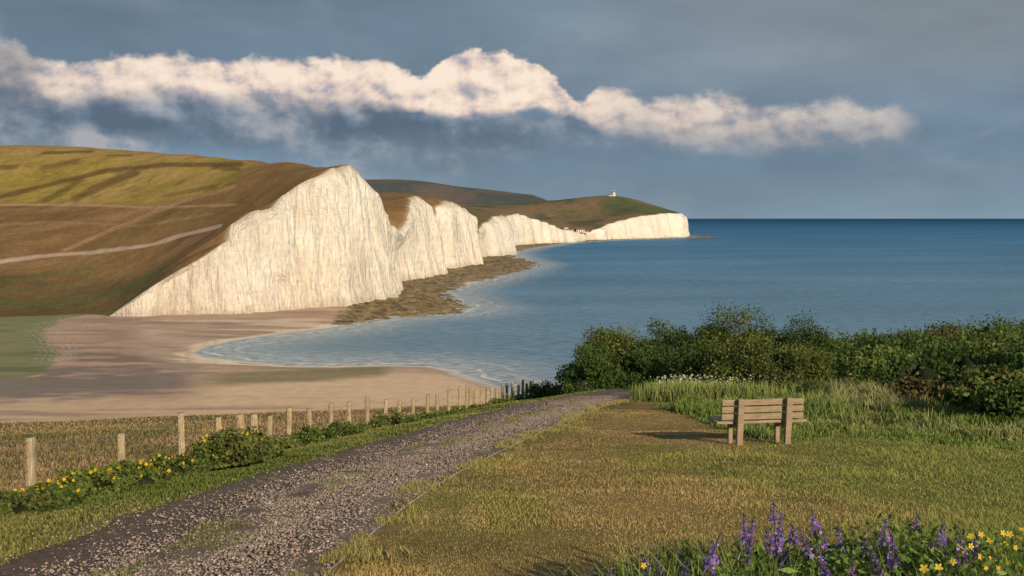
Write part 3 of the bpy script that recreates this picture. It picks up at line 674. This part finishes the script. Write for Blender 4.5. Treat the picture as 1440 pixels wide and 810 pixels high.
def tubes(name,axes,mat,col,parent=None,k=4):
    V=[];Fc=[];o=0
    for ax,r_ in axes:
        n=len(ax); 
        for i in range(n):
            d=ax[min(i+1,n-1)]-ax[max(i-1,0)]; d=d/np.linalg.norm(d)
            u_=np.cross(d,[.31,.22,.92] if abs(d[2])<.8 else [1,0,0]); u_/=np.linalg.norm(u_); v2=np.cross(d,u_)
            for j in range(k):
                a=j/k*6.283; V.append(ax[i]+(u_*math.cos(a)+v2*math.sin(a))*r_)
        for i in range(n-1):
            for j in range(k):
                Fc.append((o+i*k+j,o+i*k+(j+1)%k,o+(i+1)*k+(j+1)%k,o+(i+1)*k+j))
        o+=n*k
    return mk(name,np.array(V),np.array(Fc),mat,np.ones((len(V),1))*col[None],False,parent)
flw=bpy.data.objects.new('purple_wildflowers',None); scene.collection.objects.link(flw)
tubes('stems',stemV,m_leaf,C(.12,.17,.05),flw)
V,Fc,cc=leafarr(np.array(petP),np.array(petS)*1.3,np.array(petC),.75); mk('petals',V,Fc,m_pet,cc,parent=flw)
lp=np.array(lv_)
V,Fc,cc=leafarr(lp+rng.normal(0,.025,lp.shape),rng.uniform(.06,.13,len(lp)),np.ones((len(lp),1))*C(.13,.22,.05)[None]*rng.uniform(.6,1.5,(len(lp),1)),.26); mk('leaves',V,Fc,m_leaf,cc,parent=flw)
n=30000; y=rng.uniform(4.3,7.8,n); px=rng.uniform(740,1560,n); x=atpx(px,y)
lim=np.interp(px,[740,850,950,1050,1200,1560],[4.9,5.6,6.3,7.0,7.4,7.8]); k_=(y<lim+.35*fbm(x/.3,y/.3,2,9)); x,y,px=x[k_],y[k_],px[k_]; n=len(x)
hq=np.clip((.10+.55*rng.random(n)**1.6)*np.interp(px,[740,1000,1300,1500],[.45,.85,1.05,1.15])*np.interp(y,[5,6.2,7.6],[1.1,.85,.30])*(.55+.8*sst(-.4,.4,fbm(x/.4,y/.4,3,191))),.03,.62)
cg=lerp(np.ones((n,3))*C(.10,.18,.03),np.ones(3)*C(.30,.36,.10),rng.random(n))*rng.uniform(.6,1.3,(n,1))
blades('flower_bed_grass',x,y,hq,.008+.008*rng.random(n),cg,.8,seg=2)
n=14000; y=rng.uniform(4.8,6.5,n); px=np.clip(rng.normal(1180,190,n),800,1560); x=atpx(px,y)
P=np.stack([x,y,fg(x,y)+(.05+.55*rng.random(n))*(.6+.5*sst(-.3,.4,fbm(x/.35,y/.35,3,193)))*np.interp(px,[800,1050,1300],[.5,.85,1.])],-1)
V,Fc,cc=leafarr(P,rng.uniform(.03,.07,n),lerp(np.ones((n,3))*C(.06,.11,.022),np.ones(3)*C(.20,.29,.07),rng.random(n)),.42); mk('flower_bed_leaves',V,Fc,m_leaf,cc)
yf=[(1365,768),(1372,790),(1380,752),(1392,760),(1400,748),(1405,800),(1412,765),(1420,752),(1425,780),(1432,758),(1388,775),(1378,783),(1436,795),(1340,790),(1356,778),(1300,800),(1225,797),(1395,787),(1410,750),(1447,770),(1460,760),(1475,780),(1030,790),(1085,795),(905,795),(1350,770),(1366,755),(1405,778),(1418,792),(1385,798),(1320,798),(1428,770),(1437,745)]
P=np.array([W(a,b,random.uniform(4.9,5.7)) for a,b in yf])
disc_flowers('yellow_wildflowers',P,rng.uniform(.032,.052,len(P)),np.ones((len(P),1))*C(.88,.72,.10)[None],C(.8,.5,.02))
tubes('yellow_flower_stems',[(np.array([[p_[0]+random.uniform(-.04,.04),p_[1],float(fg(p_[0],p_[1]))],[p_[0],p_[1],p_[2]]]),.002) for p_ in P],m_leaf,C(.12,.16,.05))

# ------------------------------------------------------------------ fence
m,nt,o=newmat('weathered_wood'); p=POS(nt)
g=NOISE(nt,MAP(nt,p,(1,1,.06)),70,5,.6); c=MIX(nt,RAMP(nt,g,[(.3,0.),(.7,1.)]),(.22,.17,.10),(.56,.47,.31))
c=MIX(nt,1.,c,RAMP(nt,NOISE(nt,p,6,4,.6),[(.3,.65),(.7,1.)]),'MULTIPLY')
BSDF(nt,o,c,.85,BUMP(nt,g,.5,.01),.2); m_post=m
m,nt,o=newmat('galvanised_wire'); BSDF(nt,o,(.22,.20,.18),.6,None,.4); m_wire=m
fence=bpy.data.objects.new('fence',None); scene.collection.objects.link(fence)
posts=[-330,-150,44,172,257,308,340,357,378,405,437,465,492,517,541,560,580,600,616,631,645,656,662,669,676,684,691,699,707,714,721,728,734,740,746,751]
ppx=[-330,-150,44,172,257,340,405,519,624,690,751]; ppd=[9.6,11.8,14,17,19,21.7,24,30,38,44,52]
V=[];Fc=[]; tops=[]
def addbox(V,Fc,c,hx,hy,hz,rot=0.,lean=(0,0),chamf=.15):
    o=len(V); ca_,sa_=math.cos(rot),math.sin(rot)
    rings=[(0,1.),(.94,1.),(1.,1-chamf)]
    for f_,s_ in rings:
        for dx,dy in ((-1,-.8),(-.8,-1),(.8,-1),(1,-.8),(1,.8),(.8,1),(-.8,1),(-1,.8)):
            lx,ly=dx*hx*s_,dy*hy*s_
            V.append((c[0]+lx*ca_-ly*sa_+lean[0]*f_*hz,c[1]+lx*sa_+ly*ca_+lean[1]*f_*hz,c[2]+f_*hz))
    for r_ in range(2):
        for j in range(8): Fc.append((o+r_*8+j,o+r_*8+(j+1)%8,o+r_*8+8+(j+1)%8,o+r_*8+8+j))
    t_=o+16; Fc+= [(t_,t_+1,t_+2,t_+3),(t_,t_+3,t_+4,t_+7),(t_+4,t_+5,t_+6,t_+7)]
for i,px in enumerate(posts):
    D=float(np.interp(px,ppx,ppd)); x=atpx(px,D)
    z=float(fg(x,D)); hgt=random.uniform(.98,1.08) if D<18 else random.uniform(1.18,1.42)
    s_=.060 if px not in (340,357,662,669) else .080
    ln=(random.uniform(-.04,.04),random.uniform(-.03,.03))
    addbox(V,Fc,(x,D,z-.15),s_,s_,hgt+.15,random.uniform(-.4,.4),ln); tops.append((x,D,z,hgt,ln))
mk('posts',np.array(V),np.array(Fc),m_post,parent=fence)
ax=[]
for wi,hf in enumerate((.14,.34,.54,.74,.94)):
    for a,b in zip(tops[:-1],tops[1:]):
        pa=np.array([a[0]+a[4][0]*hf*1.2,a[1]+a[4][1]*hf-.065,a[2]+a[3]*hf]); pb=np.array([b[0]+b[4][0]*hf*1.2,b[1]+b[4][1]*hf-.065,b[2]+b[3]*hf])
        tq=np.linspace(0,1,5)[:,None]; q=pa*(1-tq)+pb*tq; q[:,2]-=.035*4*(tq*(1-tq))[:,0]*random.uniform(.3,1.2)
        ax.append((q,.0045))
tubes('wires',ax,m_wire,C(.2,.2,.2),fence,3)

# ------------------------------------------------------------------ bench
import bmesh
m,nt,o=newmat('bench_timber'); tcn=nt.nodes.new('ShaderNodeTexCoord').outputs['Object']
g=NOISE(nt,MAP(nt,tcn,(.05,1,1)),55,5,.6); c=MIX(nt,RAMP(nt,g,[(.3,0.),(.7,1.)]),(.22,.165,.11),(.46,.37,.26))
c=MIX(nt,1.,c,RAMP(nt,NOISE(nt,tcn,4,4,.6),[(.3,.7),(.7,1.)]),'MULTIPLY')
BSDF(nt,o,c,.8,BUMP(nt,g,.4,.008),.25); m_b=m
D=17.; bx=atpx(1074,D); bz=float(np.mean(fg(np.array([bx-.5,bx+.5]),np.array([D,D]),False)))
bench=bpy.data.objects.new('park_bench',None); scene.collection.objects.link(bench)
bench.location=(bx,D,bz); bench.rotation_euler=(0,0,math.radians(8))
def part(name,c,d,rx=0.):
    me=bpy.data.meshes.new(name)
    bm=bmesh.new(); bmesh.ops.create_cube(bm,size=1.)
    for v_ in bm.verts: v_.co=Vector((v_.co.x*d[0],v_.co.y*d[1],v_.co.z*d[2]))
    bm.to_mesh(me); bm.free(); ob=bpy.data.objects.new(name,me); scene.collection.objects.link(ob)
    ob.location=c; ob.rotation_euler=(rx,0,0); ob.parent=bench; me.materials.append(m_b)
    b_=ob.modifiers.new('bev','BEVEL'); b_.width=.008; b_.segments=2
    return ob
tl_=math.radians(7)
for i,s_ in enumerate((-1,1)):
    part('back_leg_%d'%(i+1),(s_*.43,-.02,.38),(.105,.075,.92),tl_)
    part('front_leg_%d'%(i+1),(s_*.43,.46,.16),(.075,.075,.50))
    part('side_rail_%d'%(i+1),(s_*.43,.24,.34),(.06,.44,.08))
for k_,zc in enumerate((.51,.635,.76)):
    part('back_slat_%d'%(k_+1),(0,.06-(zc-.5)*math.tan(tl_),zc),(1.46,.035,.10),tl_)
for k_ in range(4):
    part('seat_slat_%d'%(k_+1),(0,.12+.125*k_,.41),(1.62,.11,.045))

# ------------------------------------------------------------------ lighthouse & houses
m,nt,o=newmat('white_render'); BSDF(nt,o,MIX(nt,NOISE(nt,POS(nt),.5,4),(.55,.51,.45),(.70,.66,.58)),.8); m_wh=m
m,nt,o=newmat('roof_tiles'); BSDF(nt,o,MIX(nt,NOISE(nt,POS(nt),.6,4),(.12,.07,.05),(.22,.12,.08)),.85); m_rf=m
m,nt,o=newmat('dark_glass'); BSDF(nt,o,(.03,.04,.05),.2,None,.5); m_gl=m
def cyl(name,c,r1,r2,h,mat,par,k=20):
    a=np.arange(k)/k*2*np.pi
    lo_=np.stack([c[0]+r1*np.cos(a),c[1]+r1*np.sin(a),0*a+c[2]],-1); hi=np.stack([c[0]+r2*np.cos(a),c[1]+r2*np.sin(a),0*a+c[2]+h],-1)
    V=np.concatenate([lo_,hi,[[c[0],c[1],c[2]+h]]])
    f3=[(j,(j+1)%k,(j+1)%k+k,j+k) for j in range(k)]+[(j+k,(j+1)%k+k,2*k) for j in range(k)]
    me=bpy.data.meshes.new(name); me.from_pydata(V.tolist(),[],f3); ob=bpy.data.objects.new(name,me); scene.collection.objects.link(ob); me.materials.append(mat); ob.parent=par
def house(par,c,w_,d_,h_,rh):
    x,y,z=c
    V=[(x-w_,y-d_,z),(x+w_,y-d_,z),(x+w_,y+d_,z),(x-w_,y+d_,z),(x-w_,y-d_,z+h_),(x+w_,y-d_,z+h_),(x+w_,y+d_,z+h_),(x-w_,y+d_,z+h_),(x-w_,y,z+h_+rh),(x+w_,y,z+h_+rh)]
    me=bpy.data.meshes.new('walls'); me.from_pydata(V,[],[(0,1,5,4),(1,2,6,9,5),(2,3,7,6),(3,0,4,8,7)]); ob=bpy.data.objects.new('walls',me); scene.collection.objects.link(ob); me.materials.append(m_wh); ob.parent=par
    e=.5; V=[(x-w_-e,y-d_-e,z+h_-.3),(x+w_+e,y-d_-e,z+h_-.3),(x+w_+e,y,z+h_+rh+.2),(x-w_-e,y,z+h_+rh+.2),(x+w_+e,y+d_+e,z+h_-.3),(x-w_-e,y+d_+e,z+h_-.3)]
    me=bpy.data.meshes.new('roof'); me.from_pydata(V,[],[(0,1,2,3),(3,2,4,5)]); ob=bpy.data.objects.new('roof',me); scene.collection.objects.link(ob); me.materials.append(m_rf); ob.parent=par
    V=[];Fc=[]
    for k_ in range(4):
        for zz in ((.25,.5),(.62,.85)):
            xx=x-w_+(k_+.3)*w_*.5; o_=len(V); V+=[(xx,y-d_-.05,z+h_*zz[0]),(xx+w_*.2,y-d_-.05,z+h_*zz[0]),(xx+w_*.2,y-d_-.05,z+h_*zz[1]),(xx,y-d_-.05,z+h_*zz[1])]; Fc.append((o_,o_+1,o_+2,o_+3))
    me=bpy.data.meshes.new('windows'); me.from_pydata(V,[],Fc); ob=bpy.data.objects.new('windows',me); scene.collection.objects.link(ob); me.materials.append(m_gl); ob.parent=par
lh=bpy.data.objects.new('lighthouse',None); scene.collection.objects.link(lh)
D=2800.; x=atpx(863,D); z=float(landz(np.array([x]),np.array([D]))[0])-1
cyl('tower',(x,D,z),5.,4.3,11,m_wh,lh); cyl('gallery',(x,D,z+11),5.2,5.2,.8,m_wh,lh); cyl('lantern_room',(x,D,z+11.8),2.8,2.8,3,m_gl,lh); cyl('lantern_roof',(x,D,z+14.8),3.2,.3,2.4,m_wh,lh)
house(lh,(x-9,D,z),5,4,5,2.2)
for px,D,w_,h_ in [(806,2180,7,5),(816,2170,9,6),(824,2190,6,4),(796,2260,5,4)]:
    hs=bpy.data.objects.new('house',None); scene.collection.objects.link(hs)
    x=atpx(px,D); z=float(landz(np.array([x]),np.array([D]))[0])-.5; house(hs,(x,D,z),w_,6,h_,3.5)
print('built in',time.time()-T0)
